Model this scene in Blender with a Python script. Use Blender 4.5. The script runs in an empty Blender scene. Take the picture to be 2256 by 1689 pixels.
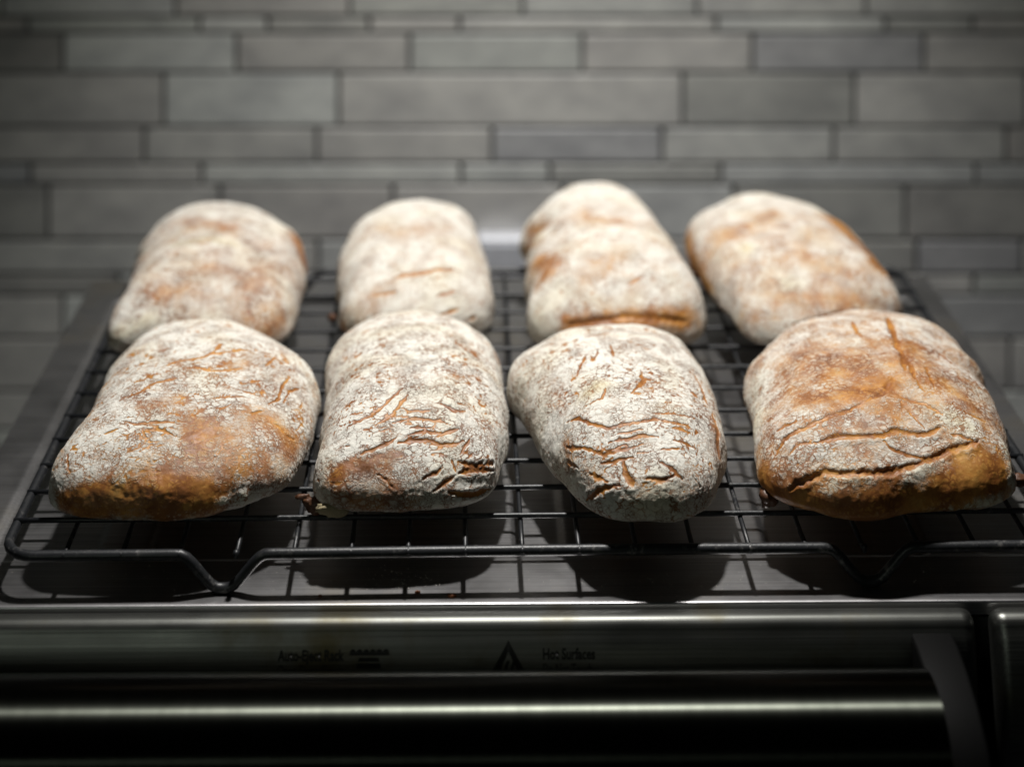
# Eight floured ciabatta loaves cooling on a wire rack on top of a steel
# countertop oven, in front of a strip-tile splashback.  Units: metres.
# X to the right, Y away from the camera, Z up; the counter is at z = 0.
import bpy, bmesh, math, random
import numpy as np
from mathutils import Vector, Matrix

random.seed(7)
scene = bpy.context.scene
COL = scene.collection
OVEN_TOP = 0.275          # height of the oven's top sheet
RACK_TOP = 0.295          # upper side of the rack's cross wires

# ------------------------------------------------------------------ camera
cam_data = bpy.data.cameras.new('camera')
cam = bpy.data.objects.new('camera', cam_data)
COL.objects.link(cam)
cam.location = (0.0, 0.0, 0.715)
cam.rotation_euler = (math.radians(90), 0, 0)      # level, looking along +Y; lens shifted down
cam_data.sensor_width = 36.0
cam_data.lens = 61.37
cam_data.shift_x = 0.019
cam_data.shift_y = -0.7666
cam_data.clip_start = 0.02
cam_data.clip_end = 50
cam_data.dof.use_dof = True
cam_data.dof.focus_distance = 0.803
cam_data.dof.aperture_fstop = 4.1
cam_data.dof.aperture_blades = 0
scene.camera = cam

# ------------------------------------------------------------------ world and lamps
world = bpy.data.worlds.new('World')
scene.world = world
world.use_nodes = True
bg = world.node_tree.nodes['Background']
bg.inputs['Color'].default_value = (0.85, 0.92, 1.0, 1)
bg.inputs['Strength'].default_value = 0.005

def aim(o, target):
    o.rotation_euler = (Vector(target) - o.location).to_track_quat('-Z', 'Y').to_euler()

key = bpy.data.lights.new('hood_spotlight', 'SPOT')
key.energy = 62
key.color = (1.0, 0.975, 0.935)
key.spot_size = math.radians(72)
key.spot_blend = 1.0
key.shadow_soft_size = 0.028
key_o = bpy.data.objects.new('hood_spotlight', key)
COL.objects.link(key_o)
key_o.location = (0.040, 1.03, 1.25)
aim(key_o, (0.045, 0.95, 0.30))

win = bpy.data.lights.new('door_fill_lamp', 'AREA')  # added area lamp: gives the door's left its reflection, and a weak front fill
win.shape = 'RECTANGLE'
win.size = 0.40
win.size_y = 0.5
win.energy = 1.9
win.color = (0.90, 1.0, 0.86)
fill_o = bpy.data.objects.new('door_fill_lamp', win)
COL.objects.link(fill_o)
fill_o.location = (-0.80, -1.30, 0.95)
aim(fill_o, (-0.1, 0.8, 0.3))

scene.view_settings.view_transform = 'Standard'
scene.view_settings.look = 'None'
scene.view_settings.exposure = 0.0
scene.view_settings.gamma = 1.0
scene.view_settings.use_curve_mapping = False

# ------------------------------------------------------------------ helpers
def tag(o, label=None, category=None, group=None, kind=None):
    if label: o['label'] = label
    if category: o['category'] = category
    if group: o['group'] = group
    if kind: o['kind'] = kind
    return o

def link(name, me, mat, parent=None, smooth=True):
    o = bpy.data.objects.new(name, me)
    COL.objects.link(o)
    if mat is not None and not me.materials:
        me.materials.append(mat)
    if smooth:
        me.polygons.foreach_set('use_smooth', np.ones(len(me.polygons), dtype=bool))
    if parent: o.parent = parent
    return o

def empty(name, loc=(0, 0, 0), rz=0.0):
    o = bpy.data.objects.new(name, None)
    COL.objects.link(o)
    o.location = loc
    o.rotation_euler = (0, 0, rz)
    o.empty_display_size = 0.02
    return o

def mesh_from(name, verts, faces):
    me = bpy.data.meshes.new(name)
    me.from_pydata([tuple(v) for v in verts], [], faces)
    me.update()
    return me

def mesh_quads(name, V, Q):
    """fast mesh from numpy vertices and quads"""
    me = bpy.data.meshes.new(name)
    me.vertices.add(len(V))
    me.vertices.foreach_set('co', np.ascontiguousarray(V, dtype=np.float32).ravel())
    n = len(Q)
    me.loops.add(n * 4)
    me.loops.foreach_set('vertex_index', np.ascontiguousarray(Q, dtype=np.int32).ravel())
    me.polygons.add(n)
    me.polygons.foreach_set('loop_start', np.arange(0, n * 4, 4, dtype=np.int32))
    me.update(calc_edges=True)
    me.validate()
    return me

def tube_mesh(name, pts, rad, seg=10, closed=False):
    pts = [Vector(p) for p in pts]
    n = len(pts)
    rads = rad if isinstance(rad, (list, tuple)) else [rad] * n
    tang = []
    for i in range(n):
        a = pts[(i - 1) % n] if (closed or i > 0) else pts[i]
        b = pts[(i + 1) % n] if (closed or i < n - 1) else pts[i]
        tang.append((b - a).normalized())
    up = Vector((0, 0, 1)) if abs(tang[0].z) < 0.9 else Vector((1, 0, 0))
    nrm = (up - tang[0] * up.dot(tang[0])).normalized()
    V, Fc = [], []
    for i in range(n):
        t = tang[i]
        nrm = (nrm - t * nrm.dot(t)).normalized()
        bi = t.cross(nrm)
        for k in range(seg):
            a = 2 * math.pi * k / seg
            V.append(pts[i] + (nrm * math.cos(a) + bi * math.sin(a)) * rads[i])
    m = n if closed else n - 1
    for i in range(m):
        for k in range(seg):
            j = (i + 1) % n
            Fc.append((i * seg + k, i * seg + (k + 1) % seg, j * seg + (k + 1) % seg, j * seg + k))
    if not closed:
        Fc.append(tuple(range(seg - 1, -1, -1)))
        Fc.append(tuple((n - 1) * seg + k for k in range(seg)))
    return mesh_from(name, V, Fc)

def box_mesh(name, x0, x1, y0, y1, z0, z1, bevel=0.0, seg=2):
    bm = bmesh.new()
    bmesh.ops.create_cube(bm, size=1.0)
    for v in bm.verts:
        v.co = Vector(((x0 + x1) / 2 + v.co.x * (x1 - x0), (y0 + y1) / 2 + v.co.y * (y1 - y0), (z0 + z1) / 2 + v.co.z * (z1 - z0)))
    if bevel:
        bmesh.ops.bevel(bm, geom=list(bm.edges), offset=bevel, segments=seg, profile=0.5, affect='EDGES')
    me = bpy.data.meshes.new(name)
    bm.to_mesh(me); bm.free()
    return me

def extrude_profile(name, prof, x0, x1, nx=1):
    """closed (y, z) outline swept along x"""
    n = len(prof)
    V = [(x0 + (x1 - x0) * i / nx, y, z) for i in range(nx + 1) for (y, z) in prof]
    Fc = []
    for i in range(nx):
        for k in range(n):
            Fc.append((i * n + k, i * n + (k + 1) % n, (i + 1) * n + (k + 1) % n, (i + 1) * n + k))
    Fc.append(tuple(range(n - 1, -1, -1)))
    Fc.append(tuple(nx * n + k for k in range(n)))
    me = mesh_from(name, V, Fc)
    bm = bmesh.new(); bm.from_mesh(me)
    bmesh.ops.recalc_face_normals(bm, faces=list(bm.faces))
    bm.to_mesh(me); bm.free()
    return me

def flat_shade_caps(me, ang=40):
    me.set_sharp_from_angle(angle=math.radians(ang))

def nodes_of(name):
    m = bpy.data.materials.new(name)
    m.use_nodes = True
    nt = m.node_tree
    return m, nt, nt.nodes['Principled BSDF']

def N(nt, kind, **kw):
    n = nt.nodes.new(kind)
    for k, v in kw.items():
        if k.startswith('_'): setattr(n, k[1:], v)
        else: n.inputs[k.replace('__', ' ')].default_value = v
    return n

def mixc(nt, fac, a, b, mode='MIX'):
    n = nt.nodes.new('ShaderNodeMix'); n.data_type = 'RGBA'; n.blend_type = mode
    for item, val in ((n.inputs[0], fac), (n.inputs[6], a), (n.inputs[7], b)):
        if hasattr(val, 'links'): nt.links.new(val, item)
        else: item.default_value = val if not isinstance(val, tuple) else (*val, 1)[:4]
    return n.outputs[2]

def ramp(nt, fac, stops):
    n = nt.nodes.new('ShaderNodeValToRGB')
    e = n.color_ramp.elements
    while len(e) < len(stops): e.new(0.5)
    for el, (p, c) in zip(e, stops):
        el.position = p
        el.color = (*c, 1) if isinstance(c, tuple) else (c, c, c, 1)
    nt.links.new(fac, n.inputs[0])
    return n.outputs[0]

def noise_tex(nt, scale, detail=4.0, rough=0.55, vec=None, stretch=None):
    if vec is None:
        vec = nt.nodes.new('ShaderNodeTexCoord').outputs['Object']
    if stretch:
        mp = nt.nodes.new('ShaderNodeMapping'); mp.inputs['Scale'].default_value = stretch
        nt.links.new(vec, mp.inputs['Vector']); vec = mp.outputs[0]
    n = nt.nodes.new('ShaderNodeTexNoise')
    n.inputs['Scale'].default_value = scale; n.inputs['Detail'].default_value = detail; n.inputs['Roughness'].default_value = rough
    nt.links.new(vec, n.inputs['Vector'])
    return n.outputs['Fac']

def bump(nt, bsdf, h, dist, strength=1.0):
    b = nt.nodes.new('ShaderNodeBump')
    b.inputs['Distance'].default_value = dist; b.inputs['Strength'].default_value = strength
    nt.links.new(h, b.inputs['Height']); nt.links.new(b.outputs[0], bsdf.inputs['Normal'])

# ------------------------------------------------------------------ materials
def mat_brushed(name, base, rough, stain=0.0, streak=(1.2, 220, 220), metallic=1.0):
    m, nt, b = nodes_of(name)
    st = noise_tex(nt, 6.0, 5, 0.6, stretch=streak)
    blot = noise_tex(nt, 16.0, 5, 0.6)
    c = mixc(nt, ramp(nt, st, [(0.3, 0.0), (0.7, 1.0)]), tuple(x * 0.72 for x in base), tuple(min(1, x * 1.2) for x in base))
    if stain:
        s = ramp(nt, blot, [(0.52, 0.0), (0.68, stain)])
        c = mixc(nt, s, c, (base[0] * 0.62, base[1] * 0.52, base[2] * 0.30))
    nt.links.new(c, b.inputs['Base Color'])
    b.inputs['Metallic'].default_value = metallic
    nt.links.new(ramp(nt, blot, [(0.3, rough * 0.85), (0.75, min(1, rough * 1.25))]), b.inputs['Roughness'])
    bump(nt, b, st, 0.00012, 0.6)
    return m

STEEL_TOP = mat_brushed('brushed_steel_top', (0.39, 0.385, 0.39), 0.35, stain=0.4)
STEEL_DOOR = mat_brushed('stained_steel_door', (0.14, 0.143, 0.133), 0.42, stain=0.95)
def mat_handle():
    # satin bar polished round its girth: the highlight runs along it
    m, nt, b = nodes_of('satin_steel_handle')
    st = noise_tex(nt, 6.0, 4, 0.6, stretch=(30, 6, 6))
    nt.links.new(mixc(nt, st, (0.013, 0.0142, 0.0118), (0.029, 0.031, 0.026)), b.inputs['Base Color'])
    b.inputs['Metallic'].default_value = 1.0
    b.inputs['Roughness'].default_value = 0.30
    b.inputs['Anisotropic'].default_value = 0.95
    tg = nt.nodes.new('ShaderNodeTangent'); tg.direction_type = 'RADIAL'; tg.axis = 'X'
    nt.links.new(tg.outputs[0], b.inputs['Tangent'])
    b.inputs['Anisotropic Rotation'].default_value = 0.25
    return m
STEEL_HANDLE = mat_handle()

def mat_plain(name, col, rough, metallic=0.0, bump_amt=0.0, scale=200):
    m, nt, b = nodes_of(name)
    nz = noise_tex(nt, scale, 4)
    nt.links.new(mixc(nt, nz, tuple(x * 0.75 for x in col), tuple(min(1, x * 1.25) for x in col)), b.inputs['Base Color'])
    b.inputs['Roughness'].default_value = rough
    b.inputs['Metallic'].default_value = metallic
    if bump_amt: bump(nt, b, nz, bump_amt)
    return m

DARK_PLASTIC = mat_plain('dark_grey_plastic', (0.003, 0.003, 0.003), 0.6, bump_amt=0.00005, scale=900)
DARK_PLASTIC.node_tree.nodes['Principled BSDF'].inputs['Specular IOR Level'].default_value = 0.06
BLACK_GAP = mat_plain('black_gasket', (0.008, 0.008, 0.008), 0.7)
BLACK_GLASS = mat_plain('black_glass', (0.006, 0.006, 0.006), 0.08)
INK = mat_plain('black_print', (0.010, 0.010, 0.010), 0.55)
PALE_BLUISH = mat_plain('pale_bluish', (0.72, 0.74, 0.80), 0.35)
COUNTER = mat_plain('dark_counter_stone', (0.06, 0.06, 0.06), 0.4, scale=60)
GROUT = mat_plain('dark_grout', (0.155, 0.155, 0.155), 0.95, bump_amt=0.0004, scale=500)

def mat_rack():
    m, nt, b = nodes_of('black_rack_coating')
    nz = noise_tex(nt, 700, 3)
    dust = noise_tex(nt, 260, 6, 0.75)
    big = noise_tex(nt, 40, 3)
    f = ramp(nt, dust, [(0.54, 0.0), (0.70, 0.35)])
    fb = ramp(nt, big, [(0.42, 0.0), (0.62, 1.0)])
    mul = nt.nodes.new('ShaderNodeMath'); mul.operation = 'MULTIPLY'
    nt.links.new(f, mul.inputs[0]); nt.links.new(fb, mul.inputs[1])
    nt.links.new(mixc(nt, mul.outputs[0], (0.012, 0.013, 0.015), (0.45, 0.43, 0.40)), b.inputs['Base Color'])
    b.inputs['Roughness'].default_value = 0.42
    b.inputs['Specular IOR Level'].default_value = 0.45
    bump(nt, b, nz, 0.00015, 0.7)
    return m
RACK = mat_rack()

def mat_tile():
    m, nt, b = nodes_of('glazed_strip_tile')
    info = nt.nodes.new('ShaderNodeObjectInfo')
    base = ramp(nt, info.outputs['Random'], [(0.0, (0.46, 0.445, 0.43)), (0.2, (0.68, 0.70, 0.665)), (0.4, (0.56, 0.56, 0.575)), (0.6, (0.86, 0.88, 0.85)), (0.8, (0.58, 0.555, 0.535)), (1.0, (0.76, 0.75, 0.725))])
    geo = nt.nodes.new('ShaderNodeNewGeometry')
    cloud = noise_tex(nt, 26, 6, 0.68, vec=geo.outputs['Position'], stretch=(0.7, 1.0, 1.3))
    c = mixc(nt, ramp(nt, cloud, [(0.32, 0.0), (0.68, 1.0)]), (0.76, 0.77, 0.79), (1.16, 1.17, 1.16))
    nt.links.new(mixc(nt, 1.0, base, c, 'MULTIPLY'), b.inputs['Base Color'])
    b.inputs['Roughness'].default_value = 0.38
    wav = noise_tex(nt, 30, 3, vec=geo.outputs['Position'])
    bump(nt, b, wav, 0.0015, 0.5)
    return m
TILE = mat_tile()

def mat_bread():
    """Crust under a skin of flour.  The mesh carries how much flour lies where (cover), how
    crazed the skin is (craze, craze_fine), the splits (split: 0 in the middle of a split,
    1 at its lip) and the browning (toast); grain and crazing are worked out here."""
    m, nt, b = nodes_of('floured_crust')
    L = nt.links.new
    def attr(n):
        a = nt.nodes.new('ShaderNodeAttribute'); a.attribute_name = n
        return a.outputs['Fac']
    def mth(op, a, bb=0.0, c=0.0):
        n = nt.nodes.new('ShaderNodeMath'); n.operation = op
        for s, v in zip(n.inputs, (a, bb, c)):
            if hasattr(v, 'links'): L(v, s)
            else: s.default_value = v
        return n.outputs[0]
    def step(x, lo, hi, a=0.0, bb=1.0):
        n = nt.nodes.new('ShaderNodeMapRange'); n.interpolation_type = 'SMOOTHSTEP'
        for s, v in zip(n.inputs[:5], (x, lo, hi, a, bb)):
            if hasattr(v, 'links'): L(v, s)
            else: s.default_value = v
        return n.outputs[0]
    cover, craze, craze2, split, toast, tint = (attr(n) for n in ('cover', 'craze', 'craze_fine', 'split', 'toast', 'flour_tint'))
    co = nt.nodes.new('ShaderNodeTexCoord').outputs['Object']
    # coordinates pushed about a little so that joints wander
    wn = nt.nodes.new('ShaderNodeTexNoise'); wn.inputs['Scale'].default_value = 260; wn.inputs['Detail'].default_value = 4; wn.inputs['Roughness'].default_value = 0.6
    L(co, wn.inputs['Vector'])
    vs = nt.nodes.new('ShaderNodeVectorMath'); vs.operation = 'SUBTRACT'; L(wn.outputs['Color'], vs.inputs[0]); vs.inputs[1].default_value = (0.5, 0.5, 0.5)
    vm = nt.nodes.new('ShaderNodeVectorMath'); vm.operation = 'MULTIPLY_ADD'; L(vs.outputs[0], vm.inputs[0]); vm.inputs[1].default_value = (0.0060, 0.0060, 0.0060); L(co, vm.inputs[2])
    warp = vm.outputs[0]
    def plates(scale, stretch):
        mp = nt.nodes.new('ShaderNodeMapping'); mp.inputs['Scale'].default_value = stretch; L(warp, mp.inputs['Vector'])
        v = nt.nodes.new('ShaderNodeTexVoronoi'); v.feature = 'DISTANCE_TO_EDGE'; v.inputs['Scale'].default_value = scale
        L(mp.outputs[0], v.inputs['Vector'])
        return v.outputs['Distance']
    grain = noise_tex(nt, 760, 4, 0.72, vec=co)
    powder = noise_tex(nt, 1900, 2, 0.6, vec=co)
    mott = noise_tex(nt, 150, 6, 0.7, vec=co)
    blis = noise_tex(nt, 420, 4, 0.6, vec=co)
    come = noise_tex(nt, 170, 2, 0.5, vec=co)
    lack = mth('SUBTRACT', 1.0, cover)
    g = mth('SUBTRACT', grain, 0.5)
    w1 = mth('MULTIPLY_ADD', step(mth('MULTIPLY_ADD', g, 0.5, come), 0.38, 0.66), 0.085, -0.012)
    w1 = mth('ADD', w1, step(lack, 0.0, 0.8, 0.0, 0.14))
    joint = mth('MULTIPLY', step(plates(370, (0.62, 1.0, 1.0)), mth('MULTIPLY', w1, 0.7), mth('ADD', w1, 0.030), 1.0, 0.0), craze)
    w2 = mth('ADD', 0.035, step(lack, 0.0, 0.8, 0.0, 0.20))
    joint2 = mth('MULTIPLY', step(plates(660, (0.8, 1.0, 1.0)), mth('MULTIPLY', w2, 0.6), mth('ADD', w2, 0.05), 1.0, 0.0), craze2)
    film = step(mth('ADD', mth('MULTIPLY_ADD', g, 1.05, cover), mth('MULTIPLY_ADD', powder, 0.30, -0.15)), 0.16, 0.92)
    sp = step(mth('MULTIPLY_ADD', g, 0.9, split), 0.80, 1.15)
    flour = mth('MULTIPLY', mth('MULTIPLY', film, sp), mth('MULTIPLY', mth('SUBTRACT', 1.0, mth('MULTIPLY', joint, 0.88)), mth('SUBTRACT', 1.0, mth('MULTIPLY', joint2, 0.8))))
    browned = mth('ADD', toast, mth('MULTIPLY', mth('MAXIMUM', joint, joint2), 0.30))
    crust = ramp(nt, browned, [(0.0, (0.60, 0.355, 0.105)), (0.35, (0.46, 0.215, 0.048)), (0.65, (0.28, 0.105, 0.025)), (1.0, (0.11, 0.040, 0.014))])
    crust = mixc(nt, 0.65, crust, mixc(nt, ramp(nt, mott, [(0.30, 0.0), (0.70, 1.0)]), (0.55, 0.46, 0.38), (1.30, 1.27, 1.2)), 'MULTIPLY')
    white = mixc(nt, tint, (0.72, 0.70, 0.64), (0.66, 0.595, 0.42))
    white = mixc(nt, 0.7, white, mixc(nt, grain, (0.72, 0.71, 0.70), (1.16, 1.16, 1.16)), 'MULTIPLY')
    L(mixc(nt, flour, crust, white), b.inputs['Base Color'])
    L(step(flour, 0.0, 0.4, 0.48, 0.92), b.inputs['Roughness'])
    L(step(flour, 0.0, 0.4, 0.42, 0.1), b.inputs['Specular IOR Level'])
    hgt = mth('ADD', mth('MULTIPLY', flour, mth('MULTIPLY_ADD', grain, 0.7, 0.65)), mth('MULTIPLY', mth('ADD', blis, mth('MULTIPLY', powder, 0.4)), 0.30))
    bump(nt, b, hgt, 0.00050, 0.9)
    return m
BREAD = mat_bread()
BURNT = mat_plain('burnt_crust', (0.085, 0.034, 0.014), 0.5, bump_amt=0.0004, scale=300)
FLOUR_GRAIN = mat_plain('flour_grain', (0.75, 0.72, 0.66), 0.95)
CREAM = mat_plain('floury_crust', (0.30, 0.25, 0.15), 0.9, bump_amt=0.0004, scale=600)
CRUMB = mat_plain('brown_crumb', (0.22, 0.07, 0.02), 0.7, bump_amt=0.0003, scale=900)

# ------------------------------------------------------------------ splashback wall
WALL_Y = 1.350            # front of the tiles
wall = link('wall', box_mesh('wall', -0.85, 0.90, WALL_Y + 0.0022, WALL_Y + 0.05, 0.0, 1.30), GROUT, smooth=False)
tag(wall, kind='structure')
# courses: upper grout line, lower grout line, upright joints, measured on the wall in steps of 0.351 mm
def course_z(v): return 0.715 - (v + 885.0) * 0.000351
def course_x(u): return (u - 1085.0) * 0.000351
COURSES = [
    (-300, -180, (-700, -320, 60, 440, 820, 1200, 1580, 1960, 2340, 2720)), (-180, -133, (-560, -180, 10, 390, 770, 960, 1340, 1720, 2100, 2480)),
    (-133, -50, (-480, -100, 280, 660, 1040, 1420, 1800, 2180, 2560)),
    (-50, 37, (-380, 2, 386, 770, 1151, 1536, 1908, 2290, 2670)), (37, 74, (-320, 60, 439, 589, 813, 1012, 1579, 1951, 2143, 2520)),
    (74, 161, (-620, -242, 138, 520, 902, 1283, 1658, 2036, 2414, 2790)), (161, 280, (-400, -20, 360, 745, 1504, 1883, 2262, 2640)),
    (280, 360, (-440, -62, 317, 697, 1084, 1459, 1837, 2217, 2595)), (360, 407, (-690, -312, 66, 444, 1015, 1212, 1589, 2150, 2528)),
    (407, 528, (-650, -274, 105, 484, 865, 1240, 1617, 1995, 2373, 2750)), (528, 604, (-620, -240, 335, 700, 1075, 1264, 1642, 2020, 2253, 2630)),
    (604, 650, (-560, -180, 260, 640, 1020, 1400, 1770, 2146, 2524)), (650, 744, (-616, -240, 138, 516, 894, 1272, 1650, 2028, 2406)),
    (744, 860, (-420, -42, 336, 714, 1092, 1470, 1848, 2226, 2604)), (860, 945, (-560, -180, 198, 576, 954, 1332, 1710, 2088, 2466)),
    (945, 990, (-440, -62, 317, 697, 1084, 1459, 1837, 2217, 2595)), (990, 1108, (-520, -142, 236, 614, 992, 1370, 1748, 2126, 2504)),
]
TG = 0.0017               # half a grout joint
for ci, (v0, v1, us) in enumerate(COURSES):
    z1, z0 = course_z(v0) - TG, course_z(v1) + TG
    for u0, u1 in zip(us[:-1], us[1:]):
        x0, x1 = course_x(u0) + TG, course_x(u1) - TG
        proud = random.uniform(0.0, 0.0006)
        me = box_mesh('tile', x0, x1, WALL_Y - proud, WALL_Y + 0.0035, z0, z1, bevel=0.0005, seg=1)
        link('tile', me, TILE, wall, smooth=False)

# pale box in place of an unidentified pale patch on the wall, half hidden behind the two middle back loaves
item = empty('wall_pale_box', (0.0085, WALL_Y, 0.2035))
tag(item, 'pale box on the tiled wall, behind the two middle back row loaves', 'wall fitting')
link('box_body', box_mesh('box_body', -0.021, 0.021, -0.016, -0.0004, -0.0225, 0.0225, 0.003, 3), PALE_BLUISH, item, smooth=False)
link('box_front', box_mesh('box_front', -0.0165, 0.0165, -0.0175, -0.0158, -0.018, 0.018, 0.0007, 2), PALE_BLUISH, item, smooth=False)

counter = link('counter', box_mesh('counter', -0.85, 0.90, 0.66, WALL_Y + 0.0035, -0.03, 0.0, bevel=0.003), COUNTER, smooth=False)
tag(counter, kind='structure')

# ------------------------------------------------------------------ countertop oven
YAW = math.radians(0.65)
oven = empty('countertop_oven', (0.016, 0.7643, 0.0), YAW)
tag(oven, 'stainless steel countertop oven with printed door and bar handle, under the rack', 'oven')
W2, DEPTH = 0.2695, 0.365

# top sheet: a height field with pressed slots and a rounded front lip
def smooth01(t):
    t = np.clip(t, 0, 1); return t * t * (3 - 2 * t)
def rrect(x, y, x0, x1, y0, y1, r):
    dx = np.maximum(np.maximum(x0 + r - x, x - (x1 - r)), 0); dy = np.maximum(np.maximum(y0 + r - y, y - (y1 - r)), 0)
    return r - np.hypot(dx, dy)      # > 0 inside (near the rim)
nx, ny = 420, 300
gx = np.linspace(-W2, W2, nx)
gy = np.concatenate([np.array([0.0, 0.0001, 0.0003, 0.0006, 0.001]), np.linspace(0.003, DEPTH, ny - 5)])
X, Y = np.meshgrid(gx, gy)
Z = np.full_like(X, OVEN_TOP)
for (x0, x1) in ((-0.250, -0.196), (-0.176, -0.098), (-0.007, 0.019), (0.110, 0.188), (0.208, 0.250)):
    d = rrect(X, Y, x0, x1, 0.036, 0.335, 0.006)
    Z -= 0.0016 * smooth01(d / 0.004)
Z -= 0.0003 * smooth01((Y - 0.036) / 0.0015)
Z -= np.interp(Y, [0, 0.0001, 0.0003, 0.0006, 0.001], [0.0011, 0.0006, 0.0003, 0.0001, 0.0])
V = np.stack([X, Y, Z], -1).reshape(-1, 3)
skirt = np.stack([gx, np.zeros(nx), np.full(nx, OVEN_TOP - 0.006)], -1)
V = np.vstack([V, skirt])
I = np.arange(nx * ny).reshape(ny, nx)
Q = np.stack([I[:-1, :-1], I[:-1, 1:], I[1:, 1:], I[1:, :-1]], -1).reshape(-1, 4)
S = nx * ny + np.arange(nx)
Q2 = np.stack([S[:-1], S[1:], I[0, 1:], I[0, :-1]], -1)
top = link('top_panel', mesh_quads('top_panel', V, np.vstack([Q, Q2])), STEEL_TOP, oven)
link('side_panel', box_mesh('side_panel', -W2, -W2 + 0.004, 0.0, DEPTH, 0.016, OVEN_TOP - 0.0005, 0.0008), STEEL_TOP, oven, smooth=False)
link('side_panel', box_mesh('side_panel', W2 - 0.004, W2, 0.0, DEPTH, 0.016, OVEN_TOP - 0.0005, 0.0008), STEEL_TOP, oven, smooth=False)
link('back_panel', box_mesh('back_panel', -W2 + 0.004, W2 - 0.004, DEPTH - 0.004, DEPTH - 0.0005, 0.016, OVEN_TOP - 0.003, 0.0005), STEEL_TOP, oven, smooth=False)
link('body', box_mesh('body', -W2 + 0.0045, W2 - 0.0045, 0.0015, DEPTH - 0.0045, 0.016, OVEN_TOP - 0.008), BLACK_GAP, oven, smooth=False)
for fx in (-0.22, 0.22):
    for fy in (0.04, 0.32):
        bm = bmesh.new(); bmesh.ops.create_cone(bm, cap_ends=True, segments=20, radius1=0.012, radius2=0.016, depth=0.0165)
        bmesh.ops.translate(bm, verts=bm.verts, vec=(fx, fy, 0.00825))
        me = bpy.data.meshes.new('foot'); bm.to_mesh(me); bm.free()
        link('foot', me, DARK_PLASTIC, oven, smooth=False)

# door: pressed steel head with a rolled top edge, dark glass below
def arc(cy, cz, r, a0, a1, n):
    return [(cy + r * math.cos(math.radians(a0 + (a1 - a0) * i / n)), cz + r * math.sin(math.radians(a0 + (a1 - a0) * i / n))) for i in range(n + 1)]
DZ = OVEN_TOP - 0.0012    # top of the door head
FACE = [(0.00396, -0.01169), (0.0060, -0.01300), (0.0086, -0.01420), (0.0260, -0.01850), (0.0360, -0.01960), (0.0480, -0.01990), (0.0620, -0.02000)]
def head_profile():
    p = [(-0.0022, DZ - 0.0008)]
    p += [(-0.0030, DZ)]
    p += arc(-0.0068, DZ - 0.0050, 0.0050, 90, 168, 14)
    p += [(y, DZ - t) for t, y in FACE[1:]] + [(-0.0022, DZ - 0.062)]
    return p
DX0, DX1 = -0.262, 0.1935
def door_head(name, x0, x1, r=0.006):
    """sweep of the head profile whose ends tuck in with a rounded corner"""
    prof = head_profile()
    e = [(x0 + r * (1 - math.cos(math.radians(90 * i / 6))), math.sin(math.radians(90 * i / 6))) for i in range(7)]
    ring = [(x, s) for x, s in e] + [(x0 + x1 - x, s) for x, s in reversed(e)]
    V, Fc = [], []
    n = len(prof)
    for (x, s) in ring:
        for (y, z) in prof:
            d = r * (1 - s)
            yy = -0.0022 + (y + 0.0022) * max(0.15, 1 - d / 0.013)
            V.append((x, yy, z - d * 0.8 if z > DZ - 0.05 else z))
    m = len(ring)
    for i in range(m - 1):
        for k in range(n):
            Fc.append((i * n + k, i * n + (k + 1) % n, (i + 1) * n + (k + 1) % n, (i + 1) * n + k))
    Fc.append(tuple(range(n))); Fc.append(tuple((m - 1) * n + k for k in range(n)))
    me = mesh_from(name, V, Fc)
    bm = bmesh.new(); bm.from_mesh(me); bmesh.ops.recalc_face_normals(bm, faces=list(bm.faces)); bm.to_mesh(me); bm.free()
    return me
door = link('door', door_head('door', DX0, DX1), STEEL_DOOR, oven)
flat_shade_caps(door.data, 50)
link('door_window', box_mesh('door_window', DX0 + 0.004, DX1 - 0.004, -0.0190, -0.003, 0.030, DZ - 0.0625, 0.001), BLACK_GLASS, door, smooth=False)
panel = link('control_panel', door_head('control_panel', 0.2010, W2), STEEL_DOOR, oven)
flat_shade_caps(panel.data, 50)
link('panel_face', box_mesh('panel_face', 0.2015, W2 - 0.0005, -0.0160, -0.003, 0.030, DZ - 0.0625, 0.001), DARK_PLASTIC, panel, smooth=False)

# handle: satin bar on a dark arm at each end
HY, HZ = -0.0530, OVEN_TOP - 0.0225
def ellipse(cy, cz, a, b, n=48):
    return [(cy + a * math.cos(2 * math.pi * i / n), cz + b * math.sin(2 * math.pi * i / n)) for i in range(n)]
handle = link('handle', extrude_profile('handle', ellipse(HY, HZ, 0.0275, 0.0200), -0.238, 0.1640), STEEL_HANDLE, oven)
flat_shade_caps(handle.data, 50)
def handle_arm(xc, w):
    # outline in (y, z): from the door head forward and down round the bar's end
    o = [(-0.0125, DZ - 0.0055), (-0.022, DZ - 0.0055), (-0.036, DZ - 0.0075), (-0.052, DZ - 0.0125), (-0.066, DZ - 0.021), (-0.0745, DZ - 0.034), (-0.0755, DZ - 0.046),
         (-0.068, DZ - 0.056), (-0.050, DZ - 0.060), (-0.035, DZ - 0.052), (-0.024, DZ - 0.040), (-0.0175, DZ - 0.040)]
    me = extrude_profile('handle_arm', o, xc - w / 2, xc + w / 2)
    bm = bmesh.new(); bm.from_mesh(me)
    bmesh.ops.bevel(bm, geom=[e for e in bm.edges if abs(e.verts[0].co.x - e.verts[1].co.x) < 1e-6], offset=0.0018, segments=3, profile=0.5, affect='EDGES')
    bm.to_mesh(me); bm.free()
    h = link('handle_arm', me, DARK_PLASTIC, handle)
    flat_shade_caps(me, 35)
    return h
handle_arm(0.1735, 0.0186)
handle_arm(-0.2460, 0.0172)

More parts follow.
